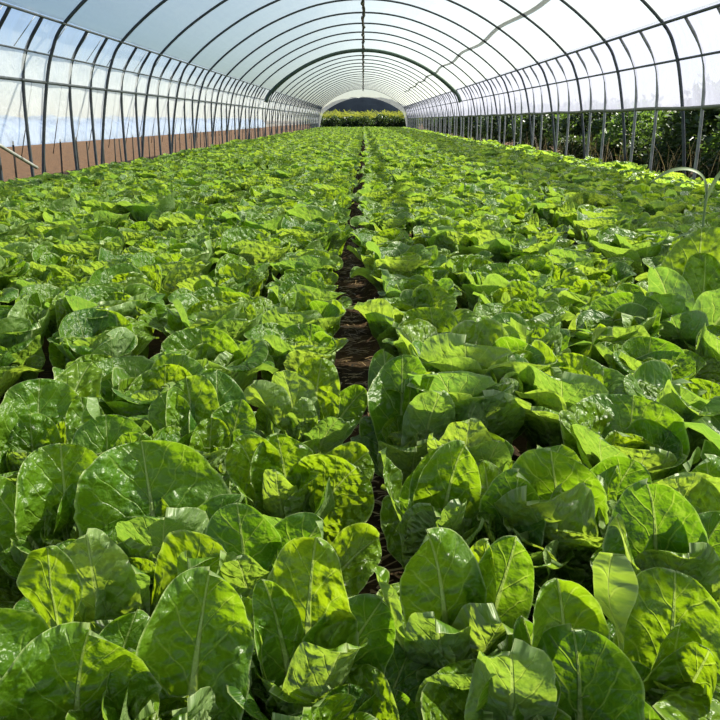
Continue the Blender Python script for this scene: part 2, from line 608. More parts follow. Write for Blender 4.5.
# ------------------------------------------------------------------ films
def sheet(name, prof, y0, y1, ny, mat, off=0.03, kind='structure', wave=0.0, seed=0):
    rng = np.random.default_rng(seed)
    ys = np.linspace(y0, y1, ny)
    V, F = [], []
    m = len(prof)
    ph = rng.uniform(0, 6, (m, 3))
    for i, y in enumerate(ys):
        sag = abs(math.sin(PI * (y - hoop_ys[0]) / STEP))
        for j, (x, z) in enumerate(prof):
            a, b = prof[max(j - 1, 0)], prof[min(j + 1, m - 1)]
            tx, tz = b[0] - a[0], b[1] - a[1]
            L = math.hypot(tx, tz)
            nx, nz = -tz / L, tx / L
            d = off - 0.012 * sag + wave * (math.sin(y * 3.1 + ph[j, 0]) + 0.6 * math.sin(y * 7.7 + ph[j, 1]))
            V.append((x + nx * d, y, z + nz * d))
    for i in range(ny - 1):
        for j in range(m - 1):
            F.append((i * m + j, i * m + j + 1, (i + 1) * m + j + 1, (i + 1) * m + j))
    o = mesh_obj(name, V, F, mat)
    tag(o, kind=kind)
    return o


roof = [(x, z) for x, z in PROF if z >= 2.38]
NYF = 290
sheet('ceiling', roof, Y0, Y1, NYF, M_ROOF)
tag(bpy.data.objects['ceiling'], 'translucent film roof over the hoops')


def prof_part(side, z0, z1):
    pts = [(x, z) for x, z in PROF if x * side > 0 and z0 < z < z1]
    def xat(z):
        h = sorted(HALF, key=lambda p: p[1])
        for (xa, za), (xb, zb) in zip(h, h[1:]):
            if za <= z <= zb:
                return xa + (xb - xa) * (z - za) / (zb - za)
        return h[0][0]
    pts = sorted(pts, key=lambda p: p[1])
    pts = [(side * xat(z0), z0)] + pts + [(side * xat(z1), z1)]
    return pts if side < 0 else pts[::-1]


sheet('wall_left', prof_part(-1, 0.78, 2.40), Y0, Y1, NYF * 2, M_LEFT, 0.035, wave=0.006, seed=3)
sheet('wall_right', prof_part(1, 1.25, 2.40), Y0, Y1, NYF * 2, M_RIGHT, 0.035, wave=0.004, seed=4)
tag(bpy.data.objects['wall_left'], 'clear crumpled film on the left side above the bare strip')
tag(bpy.data.objects['wall_right'], 'white film curtain along the right side, rolled up at the bottom')

# gable of film above the open far end
gv, gf = [], []
gp = [(x, z) for x, z in PROF]
for x, z in gp:
    gv += [(x * 1.004, Y1 + 0.01, z * 1.006), (x * 0.955, Y1 + 0.01, z * 0.80)]
for i in range(len(gp) - 1):
    gf.append((2 * i, 2 * i + 2, 2 * i + 3, 2 * i + 1))
o = mesh_obj('wall_back', gv, gf, M_ROOF)
tag(o, 'film gable round the arched opening at the far end', kind='structure')

# ------------------------------------------------------------------ ground
def ground_z(x, y):
    ax = abs(x - furrow_x(y))
    bed = 0.10 * min(1, max(0, (ax - 0.10) / 0.10))
    if abs(x) > 4.25:
        bed = 0.10 * max(0, 1 - (abs(x) - 4.25) / 0.15)
    return bed


def furrow_x(y):
    return float(np.interp(y, [0, 1, 2, 2.8, 3.5, 4.8, 7, 11, 20], [0.07, 0.05, 0.025, 0.0, -0.045, -0.11, -0.09, -0.04, 0.0]))


xs = list(np.linspace(-4.6, -0.5, 24)) + list(np.linspace(-0.45, 0.45, 46)) + list(np.linspace(0.5, 4.6, 24))
ysg = list(np.arange(-3, 9, 0.04)) + list(np.arange(9, 95, 0.5))
rng = np.random.default_rng(5)
V, F = [], []
for y in ysg:
    for x in xs:
        z = ground_z(x, y)
        c = 1.0 if abs(x) < 0.5 else 0.3
        z += c * (0.012 * math.sin(x * 31 + y * 17) * math.sin(y * 23 - x * 11) + rng.normal(0, 0.006))
        V.append((x, y, max(0.004, z)))
m = len(xs)
for i in range(len(ysg) - 1):
    for j in range(m - 1):
        F.append((i * m + j, i * m + j + 1, (i + 1) * m + j + 1, (i + 1) * m + j))
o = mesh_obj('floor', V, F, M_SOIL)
tag(o, 'dark brown soil of the beds and of the furrow between them', kind='structure')
o = mesh_obj('ground_outside', [(-400, -40, 0), (400, -40, 0), (400, 900, 0), (-400, 900, 0)], [(0, 1, 2, 3)], M_FIELD)
tag(o, 'bare reddish brown ground outside the greenhouse', kind='structure')


# ------------------------------------------------------------------ cabbage leaves
def vnoise(x, y, seed):
    xi, yi = np.floor(x).astype(np.int64), np.floor(y).astype(np.int64)
    xf, yf = x - xi, y - yi
    def h(a, b):
        n = (a * 374761393 + b * 668265263 + seed * 974634777) & 0x7fffffff
        n = ((n ^ (n >> 13)) * 1274126177) & 0x7fffffff
        return ((n ^ (n >> 16)) & 0xffff) / 65535.0
    u, v = xf * xf * (3 - 2 * xf), yf * yf * (3 - 2 * yf)
    return (h(xi, yi) * (1 - u) + h(xi + 1, yi) * u) * (1 - v) + (h(xi, yi + 1) * (1 - u) + h(xi + 1, yi + 1) * u) * v


def leaf_geo(rng, L=0.28, W=0.20, az=0.0, a0=20, a1=60, cup=0.8, ruf=0.012, twist=0.0, base_r=0.012, z0=0.0,
             nu=12, nt=18, crinkle=0.004, bend=1.4, rnd=None, side=0.0, tipcurl=0.0, spin=0.0):
    """one leaf as a grid; a0 / a1 = lean from the vertical at the stalk and at the tip in degrees"""
    seed = int(rng.integers(1, 1 << 20))
    s = np.linspace(0, 1, nt + 1)
    t = 1 - (1 - s) ** 1.55
    fine = np.linspace(0, 1, 121)
    tilt = np.radians(a0) + np.radians(a1 - a0) * fine ** bend + np.radians(tipcurl) * np.clip((fine - 0.7) / 0.3, 0, 1) ** 2
    dr, dz = np.sin(tilt) * L / 120, np.cos(tilt) * L / 120
    rr = base_r + np.concatenate([[0], np.cumsum((dr[1:] + dr[:-1]) / 2)])
    zz = z0 + np.concatenate([[0], np.cumsum((dz[1:] + dz[:-1]) / 2)])
    sdl = side * np.radians(1.0) * L * fine ** 2
    r_t, z_t, th_t, sd_t = (np.interp(t, fine, a) for a in (rr, zz, tilt, sdl))
    tm = 0.61
    pet = 0.20
    lo = np.clip(t / tm, 0, 1)
    wlow = pet + (1 - pet) * np.clip((lo - 0.12) / 0.88, 0, 1) ** 1.05 * (1.55 - 0.55 * np.clip((lo - 0.12) / 0.88, 0, 1))
    hi = np.clip((t - tm) / (1 - tm), 0, 1)
    whi = np.sqrt(np.maximum(0, 1 - hi ** 2.7))
    w = np.where(t <= tm, wlow, whi) * W / 2
    w = np.maximum(w, 0.0008)
    u = np.linspace(-1, 1, nu + 1)
    U, Tt = np.meshgrid(u, t)
    Wt = w[:, None] * np.ones_like(U)
    X = U * Wt
    # wavy margin
    wav = (vnoise(U * 1.2 + 7 + seed % 13, Tt * 4.5, seed) - 0.5) * 2
    ph = rng.uniform(0, 6.28)
    fr = rng.uniform(9, 15)
    edge = np.abs(U) ** 2.5
    wave = np.sin(fr * Tt + ph + np.sign(U) * 1.3) * edge * ruf + wav * ruf * 1.1 * (0.25 + edge)
    X = X * (1 + 0.13 * (vnoise(np.sign(U) * 3 + 9, Tt * 7, seed + 3) - 0.5) + 0.08 * (vnoise(np.sign(U) * 3 + 9, Tt * 23, seed + 4) - 0.5))
    kc = cup / (W / 2) * np.clip(0.35 + Tt, 0, 1)
    ang = kc * X
    lat = np.where(np.abs(kc) > 1e-4, np.sin(ang) / kc, X)
    nrm = np.where(np.abs(kc) > 1e-4, (1 - np.cos(ang)) / kc, 0)
    # blisters between the veins
    bl = vnoise(X / 0.020 + 50, Tt * L / 0.020, seed) - 0.5
    bl2 = vnoise(X / 0.045 + 50, Tt * L / 0.045, seed + 9) - 0.5
    bl3 = vnoise(X / 0.085 + 50, Tt * L / 0.085, seed + 5) - 0.5
    nrm = nrm + wave + ruf * 1.3 * bl3 * np.clip(np.abs(X) / 0.03, 0.2, 1) + crinkle * (bl * 1.1 + bl2 * 1.8) * np.clip(np.abs(X) / 0.02, 0.15, 1)
    # raised midrib on the back
    nrm = nrm - 0.004 * np.exp(-(X / 0.007) ** 2) * (1 - Tt * 0.7)
    tw = np.radians(twist) * Tt + np.radians(spin) * np.clip(Tt * 3, 0, 1)
    lat, nrm = lat * np.cos(tw) - nrm * np.sin(tw), lat * np.sin(tw) + nrm * np.cos(tw)
    ct, st = np.cos(th_t)[:, None], np.sin(th_t)[:, None]
    rad = r_t[:, None] - nrm * ct
    hz = z_t[:, None] + nrm * st
    la = lat + sd_t[:, None]
    ca, sa = math.cos(az), math.sin(az)
    P = np.stack([rad * ca - la * sa, rad * sa + la * ca, hz], -1).reshape(-1, 3)
    n1 = nu + 1
    i, j = np.meshgrid(np.arange(nt), np.arange(nu), indexing='ij')
    a = (i * n1 + j).ravel()
    Fq = np.stack([a, a + n1, a + n1 + 1, a + 1], -1)
    rn = rng.uniform(0, 1) if rnd is None else rnd
    uv = np.stack([(U * Wt / L + 0.5).ravel(), Tt.ravel()], -1)
    ed = np.stack([np.maximum(np.abs(U), np.clip((Tt - 0.90) / 0.1, 0, 1)).ravel(), np.full(U.size, rn)], -1)
    return P, Fq, uv, ed


def join_geo(parts):
    V, F, A, B, n = [], [], [], [], 0
    for p, f, a, b in parts:
        V.append(p)
        F.append(f + n)
        A.append(a)
        B.append(b)
        n += len(p)
    return np.concatenate(V), np.concatenate(F), np.concatenate(A), np.concatenate(B)


def leaf_mesh(name, geo):
    return np_mesh(name, geo[0], geo[1], M_LEAF, {'leaf': geo[2], 'edge': geo[3]})


def plant_leaves(rng, nu=12, nt=18, n_out=8, n_in=7, crinkle=0.0045, lod=1.0):
    """outer leaves and heart leaves of one cabbage of about 0.34 m height"""
    outer, heart = [], []
    g = 2.39996
    a = rng.uniform(0, 6.28)
    for k in range(n_out):
        f = k / max(1, n_out - 1)                      # 0 outermost
        L = rng.uniform(0.30, 0.37) * (1 - 0.08 * f)
        outer.append(leaf_geo(rng, L, L * rng.uniform(0.74, 0.90), a + k * g, rng.uniform(16, 34) * (1 - 0.45 * f),
                              rng.uniform(22, 76) * (1 - 0.42 * f), rng.uniform(0.35, 0.95), rng.uniform(0.010, 0.022),
                              rng.uniform(-14, 14), 0.022 * (1 - 0.4 * f), 0.01 * f, nu, nt, crinkle,
                              rng.uniform(1.1, 2.0), None, rng.uniform(-9, 9), rng.choice([0, 10, 40, 95, 110, -15])))
    for k in range(n_in):
        f = k / max(1, n_in - 1)
        L = rng.uniform(0.25, 0.32) * (1 - 0.25 * f)
        heart.append(leaf_geo(rng, L, L * rng.uniform(0.68, 0.84), a + (n_out + k) * g, rng.uniform(9, 17) * (1 - 0.6 * f),
                              rng.uniform(2, 34) * (1 - 0.5 * f), rng.uniform(0.7, 1.4), rng.uniform(0.012, 0.024),
                              rng.uniform(-12, 12), 0.012 * (1 - 0.6 * f), 0.02, nu, nt, crinkle * 1.2,
                              rng.uniform(1.0, 1.8), rng.uniform(0.45, 1.0), rng.uniform(-7, 7), rng.choice([0, 15, 60, 110, -20])))
    return outer, heart


# ------------------------------------------------------------------ planting plan
prng = np.random.default_rng(21)
ROW, COLW = 0.355, 0.35
plants = []          # (x, y, side, column, row)
nrow = int((Y1 - 0.9) / ROW)
for r in range(-2, nrow):
    y = 0.86 + r * ROW
    for side in (-1, 1):
        for c in range(12):
            x = side * (0.26 + c * COLW)
            fx = furrow_x(y) * max(0.0, 1 - c / 5.0)
            st = 0.5 * ROW * (c % 2)
            plants.append((x + fx + prng.normal(0, 0.028 if c == 0 else 0.055), y + st + prng.normal(0, 0.05), side, c, r))


# the front plants, leaf by leaf: heart (pixel at 0.30 m), then leaf tips (pixel, height, blade width in px, bend, cup, facing, options)
HAND = [
 ('bottom left corner, one broad pale veined leaf behind a smaller one', (62, 725), [
   (78, 628, .43, 150, 14, .5, .9, {'rnd': .55}), (48, 667, .37, 110, 10, .5, .9, {'rnd': .7}),
   (40, 549, .50, 90, -10, 1.2, .35, {'rnd': .8}), (-28, 610, .44, 120, 30, .5, .6, {}), (115, 607, .38, 62, 20, .6, .9, {'rnd': .1})]),
 ('with a tall folded leaf whose yellow midrib catches the light, bottom left', (172, 715), [
   (207, 569, .47, 108, 20, .7, .75, {'rnd': .45}), (150, 640, .36, 60, 15, .6, .9, {'rnd': .2}),
   (190, 706, .34, 90, 40, .4, .6, {'rnd': .4})]),
 ('with a bright yellow pointed leaf left of the front leaves', (112, 612), [
   (89, 533, .47, 74, -8, .3, .9, {'rnd': 1.}), (130, 560, .40, 60, 20, .6, .8, {'rnd': .2}), (225, 562, .40, 90, 55, .4, .5, {'rnd': .95}),
   (62, 545, .42, 55, 10, .7, .7, {'rnd': .3})]),
 ('front and centre, its bright back leaf showing a branching midrib', (300, 668), [
   (322, 542, .49, 92, 14, .35, .95, {'rnd': .95}), (283, 573, .45, 50, 6, .7, .9, {'rnd': .4}), (345, 645, .40, 98, 26, 1.2, .5, {'rnd': .75}),
   (372, 590, .38, 80, 40, .6, .6, {'rnd': .1}), (238, 598, .42, 42, 6, 1.2, .2, {'rnd': .7}), (255, 690, .28, 60, 60, .6, .4, {'rnd': .3})]),
 ('half hidden at the furrow, with dark shaded round leaves at the bottom edge', (348, 740), [
   (345, 684, .30, 62, 20, .5, .9, {'rnd': .2}), (398, 690, .28, 66, 20, .5, .9, {'rnd': .15}), (395, 640, .30, 90, 35, .3, .8, {'rnd': .05})]),
 ('with a smooth dark round leaf facing the camera, left of the centre', (250, 585), [
   (243, 503, .45, 76, 8, .35, .95, {'rnd': .0, 'crinkle': .0015}), (318, 521, .42, 76, 16, .8, .75, {'rnd': .05}),
   (382, 541, .34, 62, 30, .5, .6, {'rnd': .95}), (200, 560, .40, 70, 40, .6, .6, {'rnd': .5}), (225, 548, .40, 62, 30, .5, .7, {'rnd': .6})]),
 ('beside the furrow with a big blistered flat leaf that shines', (292, 486), [
   (357, 468, .36, 92, 40, .3, .8, {'rnd': .8, 'crinkle': .009}), (363, 448, .35, 56, 40, .5, .8, {'rnd': 1.}), (240, 437, .42, 56, 8, .9, .7, {'rnd': .8}),
   (285, 432, .42, 66, 12, .6, .9, {'rnd': .6}), (270, 470, .38, 40, 4, 1.0, .8, {'rnd': .9})]),
 ('with the largest round leaf standing upright like a fan, in the left bed', (158, 548), [
   (150, 440, .47, 138, 12, .40, .97, {'rnd': .30, 'crinkle': .007}), (142, 486, .38, 50, 10, .9, .8, {'rnd': .8}), (172, 512, .40, 108, 22, .9, .9, {'rnd': .25, 'crinkle': .008}),
   (240, 490, .40, 60, 30, .8, .4, {'rnd': .1})]),
 ('with a deeply cupped leaf around a crumpled heart, at the left side', (66, 524), [
   (62, 444, .46, 98, 12, 1.0, .9, {'rnd': .55, 'crinkle': .008}), (75, 478, .38, 60, 10, 1.2, .8, {'rnd': .5, 'crinkle': .011}), (22, 470, .40, 50, 20, .8, .5, {'rnd': .6}),
   (-8, 488, .42, 50, 10, .7, .5, {'rnd': .5}), (60, 505, .34, 50, 8, 1.0, .8, {'rnd': .7, 'crinkle': .009})]),
 ('with a broad arched leaf, cut by the left edge below the middle', (30, 450), [
   (34, 379, .45, 84, 16, .8, .95, {'rnd': .35, 'crinkle': .007}), (28, 415, .38, 62, 10, .9, .9, {'rnd': .5, 'crinkle': .009}), (75, 358, .46, 46, 30, .4, .6, {'rnd': .95})]),
 ('with a flat leaf reaching out over the furrow, left of the path', (302, 416), [
   (367, 392, .36, 34, 34, .3, .8, {'rnd': .3}), (326, 360, .45, 52, 12, .6, .9, {'rnd': .9, 'crinkle': .009}), (288, 372, .44, 46, 10, .7, .8, {'rnd': .7}),
   (262, 386, .42, 40, 8, .8, .6, {'rnd': .95}), (310, 396, .38, 34, 4, 1.0, .8, {'rnd': .6}), (335, 420, .33, 40, 30, .6, .7, {'rnd': .1})]),
 ('behind the largest round leaf, a blistered pale leaf beside a dark one', (205, 455), [
   (185, 376, .45, 52, 12, .6, .9, {'rnd': .7, 'crinkle': .010}), (160, 392, .42, 46, 14, .8, .8, {'rnd': .5, 'crinkle': .012}), (230, 370, .45, 54, 14, .5, .8, {'rnd': .05}),
   (205, 418, .38, 44, 6, .9, .8, {'rnd': .85}), (245, 400, .40, 44, 20, .6, .7, {'rnd': .4})]),
 ('with a grey green leaf on edge, left bed, behind the largest leaf', (108, 472), [
   (98, 416, .42, 72, 14, .5, .95, {'rnd': .03}), (112, 397, .45, 34, 4, .9, .25, {'rnd': .5}), (78, 398, .42, 44, 14, .8, .8, {'rnd': .6, 'crinkle': .012}),
   (140, 430, .40, 50, 14, .6, .8, {'rnd': .4})]),
 ('front and right of the furrow, a crinkled heart inside upright leaves', (452, 638), [
   (434, 532, .49, 84, 12, .35, .95, {'rnd': .55, 'crinkle': .007}), (490, 546, .46, 48, 4, .7, .9, {'rnd': 1., 'crinkle': .01}), (468, 581, .40, 42, 4, .6, .9, {'rnd': .1}),
   (522, 546, .47, 66, 8, .5, .8, {'rnd': .25}), (448, 617, .39, 74, 8, .5, .85, {'rnd': .5, 'crinkle': .006, 'tipcurl': 8}), (380, 581, .44, 44, 2, .9, .22, {'rnd': .6}),
   (495, 620, .38, 70, 8, 1.2, .4, {'rnd': .9})]),
 ('at the bottom edge with a small leaf nested in a round ruffled one', (506, 735), [
   (508, 640, .46, 88, 10, .6, .95, {'rnd': .55}), (500, 672, .40, 56, 8, .6, .95, {'rnd': .4}), (545, 660, .42, 50, 12, .6, .6, {'rnd': .3})]),
 ('at the bottom edge with one very large smooth dark leaf', (590, 740), [
   (578, 632, .45, 124, 10, .35, .95, {'rnd': .2, 'crinkle': .002}), (585, 692, .36, 56, 8, .5, .95, {'rnd': .35}), (560, 580, .49, 84, 10, .5, .85, {'rnd': .6}),
   (545, 610, .42, 44, 8, .5, .8, {'rnd': .2})]),
 ('with a pale narrow leaf seen edge on, near the right corner', (668, 690), [
   (616, 566, .52, 36, -6, 1.0, .15, {'rnd': .8, 'tipcurl': -10}), (700, 582, .46, 112, 14, .5, .9, {'rnd': .6}), (668, 622, .40, 64, 6, 1.1, .8, {'rnd': .9, 'crinkle': .011}),
   (712, 640, .40, 62, 20, .7, .7, {'rnd': .8, 'crinkle': .009}), (690, 690, .34, 100, 30, .5, .8, {'rnd': .7})]),
 ('with a dark cupped leaf below a bright yellow one, right edge', (662, 572), [
   (652, 491, .46, 92, 12, .45, .95, {'rnd': .05, 'crinkle': .003}), (683, 521, .40, 44, 6, .6, .9, {'rnd': .3}), (668, 548, .38, 84, 30, .6, .8, {'rnd': .85, 'crinkle': .008}),
   (616, 508, .46, 22, 4, 1.0, .4, {'rnd': .7}), (725, 515, .42, 60, 20, .6, .8, {'rnd': .1})]),
 ('with a long bright yellow leaf lying open at the right edge', (718, 528), [
   (664, 466, .44, 96, 30, .2, .85, {'rnd': 1., 'crinkle': .003}), (708, 452, .46, 70, 20, .5, .9, {'rnd': .3}), (735, 480, .46, 70, 20, .5, .8, {'rnd': .8})]),
 ('with a wide cupped back leaf around small curled heart leaves, right of centre', (570, 520), [
   (562, 444, .46, 94, 12, .8, .95, {'rnd': .3, 'crinkle': .006}), (590, 483, .40, 40, 4, .8, .9, {'rnd': .95}), (618, 470, .42, 34, 6, 1.0, .5, {'rnd': .4}),
   (555, 480, .40, 30, 4, 1.0, .6, {'rnd': .9}), (625, 455, .42, 66, 20, .5, .7, {'rnd': .1}), (522, 498, .40, 110, 34, .8, .45, {'rnd': .9})]),
 ('right of the furrow with several upright oval leaves', (432, 520), [
   (424, 447, .44, 58, 10, .6, .95, {'rnd': .4, 'crinkle': .006}), (463, 450, .46, 64, 14, .5, .9, {'rnd': .55}), (411, 467, .40, 40, 6, .5, .95, {'rnd': .2}),
   (372, 455, .40, 26, 10, 1.2, .35, {'rnd': .6}), (470, 500, .38, 46, 24, 1.1, .4, {'rnd': .4}), (440, 505, .35, 60, 24, .7, .7, {'rnd': .5})]),
 ('with a dark smooth oval leaf right of the upright ovals', (510, 530), [
   (520, 472, .43, 66, 8, .4, .95, {'rnd': .0, 'crinkle': .002}), (545, 440, .44, 70, 16, .5, .9, {'rnd': .6}), (480, 462, .42, 46, 10, .6, .8, {'rnd': .95})]),
 ('with a bright blistered round leaf beside the furrow', (462, 468), [
   (465, 418, .44, 56, 10, .4, .95, {'rnd': 1., 'crinkle': .01}), (440, 436, .42, 30, 10, .6, .7, {'rnd': .9}), (500, 436, .40, 46, 10, .6, .8, {'rnd': .3})]),
 ('with dark shaded leaves leaning into the furrow, pale at the tips', (408, 430), [
   (373, 351, .42, 40, 12, .9, .6, {'rnd': .1}), (404, 378, .42, 26, 8, .9, .35, {'rnd': .3}), (370, 410, .28, 66, 40, .3, .7, {'rnd': .0}),
   (395, 355, .46, 60, 6, .6, .8, {'rnd': .1}), (445, 385, .45, 50, 10, .6, .9, {'rnd': .3, 'crinkle': .008}), (430, 374, .46, 26, 6, 1.0, .6, {'rnd': .9})]),
 ('standing taller than its neighbours near the right edge, with a big upright leaf', (697, 338), [
   (688, 226, .70, 66, 14, .35, .95, {'rnd': .85, 'crinkle': .004}), (655, 266, .58, 40, 20, .6, .7, {'rnd': .05}), (650, 292, .48, 40, 50, .8, .8, {'rnd': .3}),
   (735, 290, .52, 60, 40, .5, .7, {'rnd': .1}), (722, 255, .60, 44, 16, .5, .8, {'rnd': .7}), (672, 318, .40, 60, 40, .5, .7, {'rnd': .0})]),
]


def hand_leaf(rng, base, tip, width, c, cup, face, kw):
    d = tip - base
    h = max(1e-4, math.hypot(d.x, d.y))
    chord = d.length
    chang = math.degrees(math.atan2(h, d.z))
    az = math.atan2(d.y, d.x)
    L = chord * (1 + (R(abs(c)) ** 2) / 24)
    mid = base.lerp(tip, 0.65)
    v = (Vector((0, 0, CAM_H)) - mid).normalized()
    th = R(chang)
    n = Vector((-math.cos(th) * math.cos(az), -math.cos(th) * math.sin(az), math.sin(th)))
    l = Vector((-math.sin(az), math.cos(az), 0))
    spin = math.degrees(math.atan2(-l.dot(v), n.dot(v)))
    if abs(spin) > 90:                       # show the back of the leaf instead of turning it over
        spin -= math.copysign(180, spin)
    if face < 0.4:                           # seen edge on
        spin += 90 * (1 - face) * (1 if spin < 0 else -1)
    else:
        spin *= face
    o = dict(ruf=0.018, crinkle=0.0075, nu=18, nt=28, tipcurl=rng.uniform(-12, 18))
    o.update(kw)
    if face < 0.4:
        cup *= 0.2
    else:
        width *= 1.10
    return leaf_geo(rng, L, width, az, chang - c / 2, chang + c / 2, cup, base_r=0.0, bend=1.0, spin=spin,
                    twist=rng.uniform(-14, 14), side=rng.uniform(-7, 7), **o)


hand_xy = []
for hl, (hx, hy), leaves in HAND:
    hrng = np.random.default_rng(int(hx * 7 + hy * 13) + 5000)
    c0 = at(hx, hy, 0.30)
    base = Vector((c0.x, c0.y, 0.09))
    hand_xy.append((c0.x, c0.y))
    root = empty('cabbage', base)
    tag(root, 'green cabbage ' + hl, 'cabbage', 'cabbages planted in rows in the two beds')
    for px, py, z, wpx, c, cup, face, kw in leaves:
        tip = at(px, py, z)
        dep = to_px(tip)[2]
        off = (tip - base)
        off.z = 0
        b0 = Vector((0, 0, 0.0)) + off * min(0.12, 0.02 / max(off.length, 0.02))
        g = hand_leaf(hrng, base + b0, tip, wpx * dep / FPX, c, cup, face, kw)
        P = g[0] + np.array([b0.x, b0.y, 0.0])
        link_obj('leaf', leaf_mesh('leaf', (P, *g[1:])), root)
    a = hrng.uniform(0, 6.28)
    dfx = base.x - furrow_x(base.y)

    def in_furrow(az):                       # keep the filling leaves out of the furrow
        return abs(dfx) < 0.36 and math.cos(az) * dfx < -0.25 * abs(dfx)
    for k in range(6):
        if in_furrow(a + k * 1.05):
            continue
        L = hrng.uniform(0.24, 0.30)
        g = leaf_geo(hrng, L, L * 0.75, a + k * 1.05, hrng.uniform(36, 46), hrng.uniform(60, 85), 0.5, 0.008,
                     hrng.uniform(-10, 10), 0.02, 0, 14, 20, 0.004)
        link_obj('outer_leaf', leaf_mesh('outer_leaf', g), root)
    for k in range(7):
        if in_furrow(a + 0.4 + k * 2.4):
            continue
        L = hrng.uniform(0.22, 0.27)
        g = leaf_geo(hrng, L, L * hrng.uniform(0.8, 0.95), a + 0.4 + k * 2.4, hrng.uniform(12, 24), hrng.uniform(14, 55), hrng.uniform(0.5, 1.0), 0.016,
                     hrng.uniform(-14, 14), 0.02, 0.01, 14, 20, 0.007, spin=hrng.uniform(-18, 18), tipcurl=hrng.uniform(-15, 50))
        link_obj('leaf', leaf_mesh('leaf', g), root)
    for k in range(4):
        L = hrng.uniform(0.19, 0.24)
        g = leaf_geo(hrng, L, L * 0.72, a + k * 2.4, hrng.uniform(6, 12), hrng.uniform(0, 26), 1.1, 0.012,
                     hrng.uniform(-10, 10), 0.01, 0.02, 12, 18, 0.007, rnd=hrng.uniform(0.5, 1))
        link_obj('heart_leaf', leaf_mesh('heart_leaf', g), root)

row0 = min(p[4] for p in plants if (to_px((p[0], p[1], 0.36)) or (0, 999, 0))[1] < 735 and abs(p[0]) < 0.5)
plants = [p for p in plants if min(math.hypot(p[0] - a, p[1] - b) for a, b in hand_xy) > 0.21]

info = []
for p in plants:
    q = to_px((p[0], p[1], 0.36))
    vis = False
    if q:
        u, v, d = q
        m = 0.19 * FPX / d
        vis = -m * 0.55 < u < 720 + m * 0.55 and v - m < 715
    info.append((vis, math.hypot(p[0], p[1]), p))
inframe = sorted([i for i in info if i[0]], key=lambda i: i[1])
single = [i[2] for i in inframe[:300 - len(HAND)]]
rest = [i[2] for i in inframe[300 - len(HAND):]] + [i[2] for i in info if not i[0]]
NEAR = 36

ORD = ['first', 'second', 'third', 'fourth', 'fifth', 'sixth', 'seventh', 'eighth', 'ninth', 'tenth', 'eleventh', 'twelfth',
       'thirteenth', 'fourteenth', 'fifteenth', 'sixteenth', 'seventeenth', 'eighteenth', 'nineteenth', 'twentieth',
       'twenty-first', 'twenty-second', 'twenty-third', 'twenty-fourth', 'twenty-fifth', 'twenty-sixth', 'twenty-seventh',
       'twenty-eighth', 'twenty-ninth', 'thirtieth']
vr = np.random.default_rng(77)
detailed = []
for i in range(12):
    outer, heart = plant_leaves(vr, 14, 22, int(vr.integers(7, 10)), 7)
    outs = [leaf_mesh('outer_leaf', g) for g in outer]
    hearts = [leaf_mesh('heart_leaf', g) for g in heart]
    detailed.append((outs, hearts))
whole = []
for i in range(16):
    outer, heart = plant_leaves(vr, 12, 18, 8, 7)
    whole.append(leaf_mesh('cabbage', join_geo(outer + heart)))
    whole[-1].name = 'cabbage_leaves'

for n, (x, y, side, c, r) in enumerate(single):
    scale = float(np.clip(prng.normal(1.04, 0.11), 0.80, 1.26))
    rz = float(prng.uniform(0, 6.28))
    tiltx, tilty = prng.normal(0, 0.09), prng.normal(0, 0.09)
    zb = ground_z(x, y) - 0.01
    bed = 'left' if side < 0 else 'right'
    fcol = 'beside the furrow' if c == 0 else ORD[c] + ' from the furrow'
    size = 'large ' if scale > 1.18 else ('small ' if scale < 0.90 else '')
    label = '%sgreen cabbage in the %s bed, %s, %s row from the front' % (size, bed, fcol, ORD[max(0, r - row0)])
    if n < NEAR:
        o = empty('cabbage', (x, y, zb))
        outs, hearts = detailed[n % len(detailed)]
        for me in outs:
            link_obj('outer_leaf', me, o)
        for me in hearts:
            link_obj('heart_leaf', me, o)
    else:
        o = link_obj('cabbage', whole[int(prng.integers(0, len(whole)))])
        o.location = (x, y, zb)
    o.rotation_euler = (tiltx, tilty, rz)
    o.scale = (scale,) * 3
    tag(o, label, 'cabbage', 'cabbages planted in rows in the two beds')

# straw and dry leaf scraps on the furrow soil
srng = np.random.default_rng(31)
SV, SF = [], []
for k in range(900):
    y = 1.0 + 9.0 * srng.uniform(0, 1) ** 1.3
    x = furrow_x(y) + srng.normal(0, 0.055)
    a = srng.normal(0, 0.6)
    ln, wd = srng.uniform(0.015, 0.075), srng.uniform(0.0015, 0.005)
    z = ground_z(x, y) + srng.uniform(0.012, 0.026)
    ca, sa = math.cos(a), math.sin(a)
    b = len(SV)
    dz = srng.uniform(-0.006, 0.010)
    for u, v, h in ((-1, -1, 0), (0, -1, 0.004), (1, -1, dz), (1, 1, dz), (0, 1, 0.004), (-1, 1, 0)):
        SV.append((x + u * ln / 2 * ca - v * wd * sa, y + u * ln / 2 * sa + v * wd * ca, z + h))
    SF += [(b, b + 1, b + 4, b + 5), (b + 1, b + 2, b + 3, b + 4)]
o = link_obj('straw_litter', np_mesh('straw_litter', np.array(SV), np.array(SF), M_STRAW, smooth=False))
tag(o, 'dry straw scraps strewn on the dark soil of the furrow', 'straw', kind='stuff')

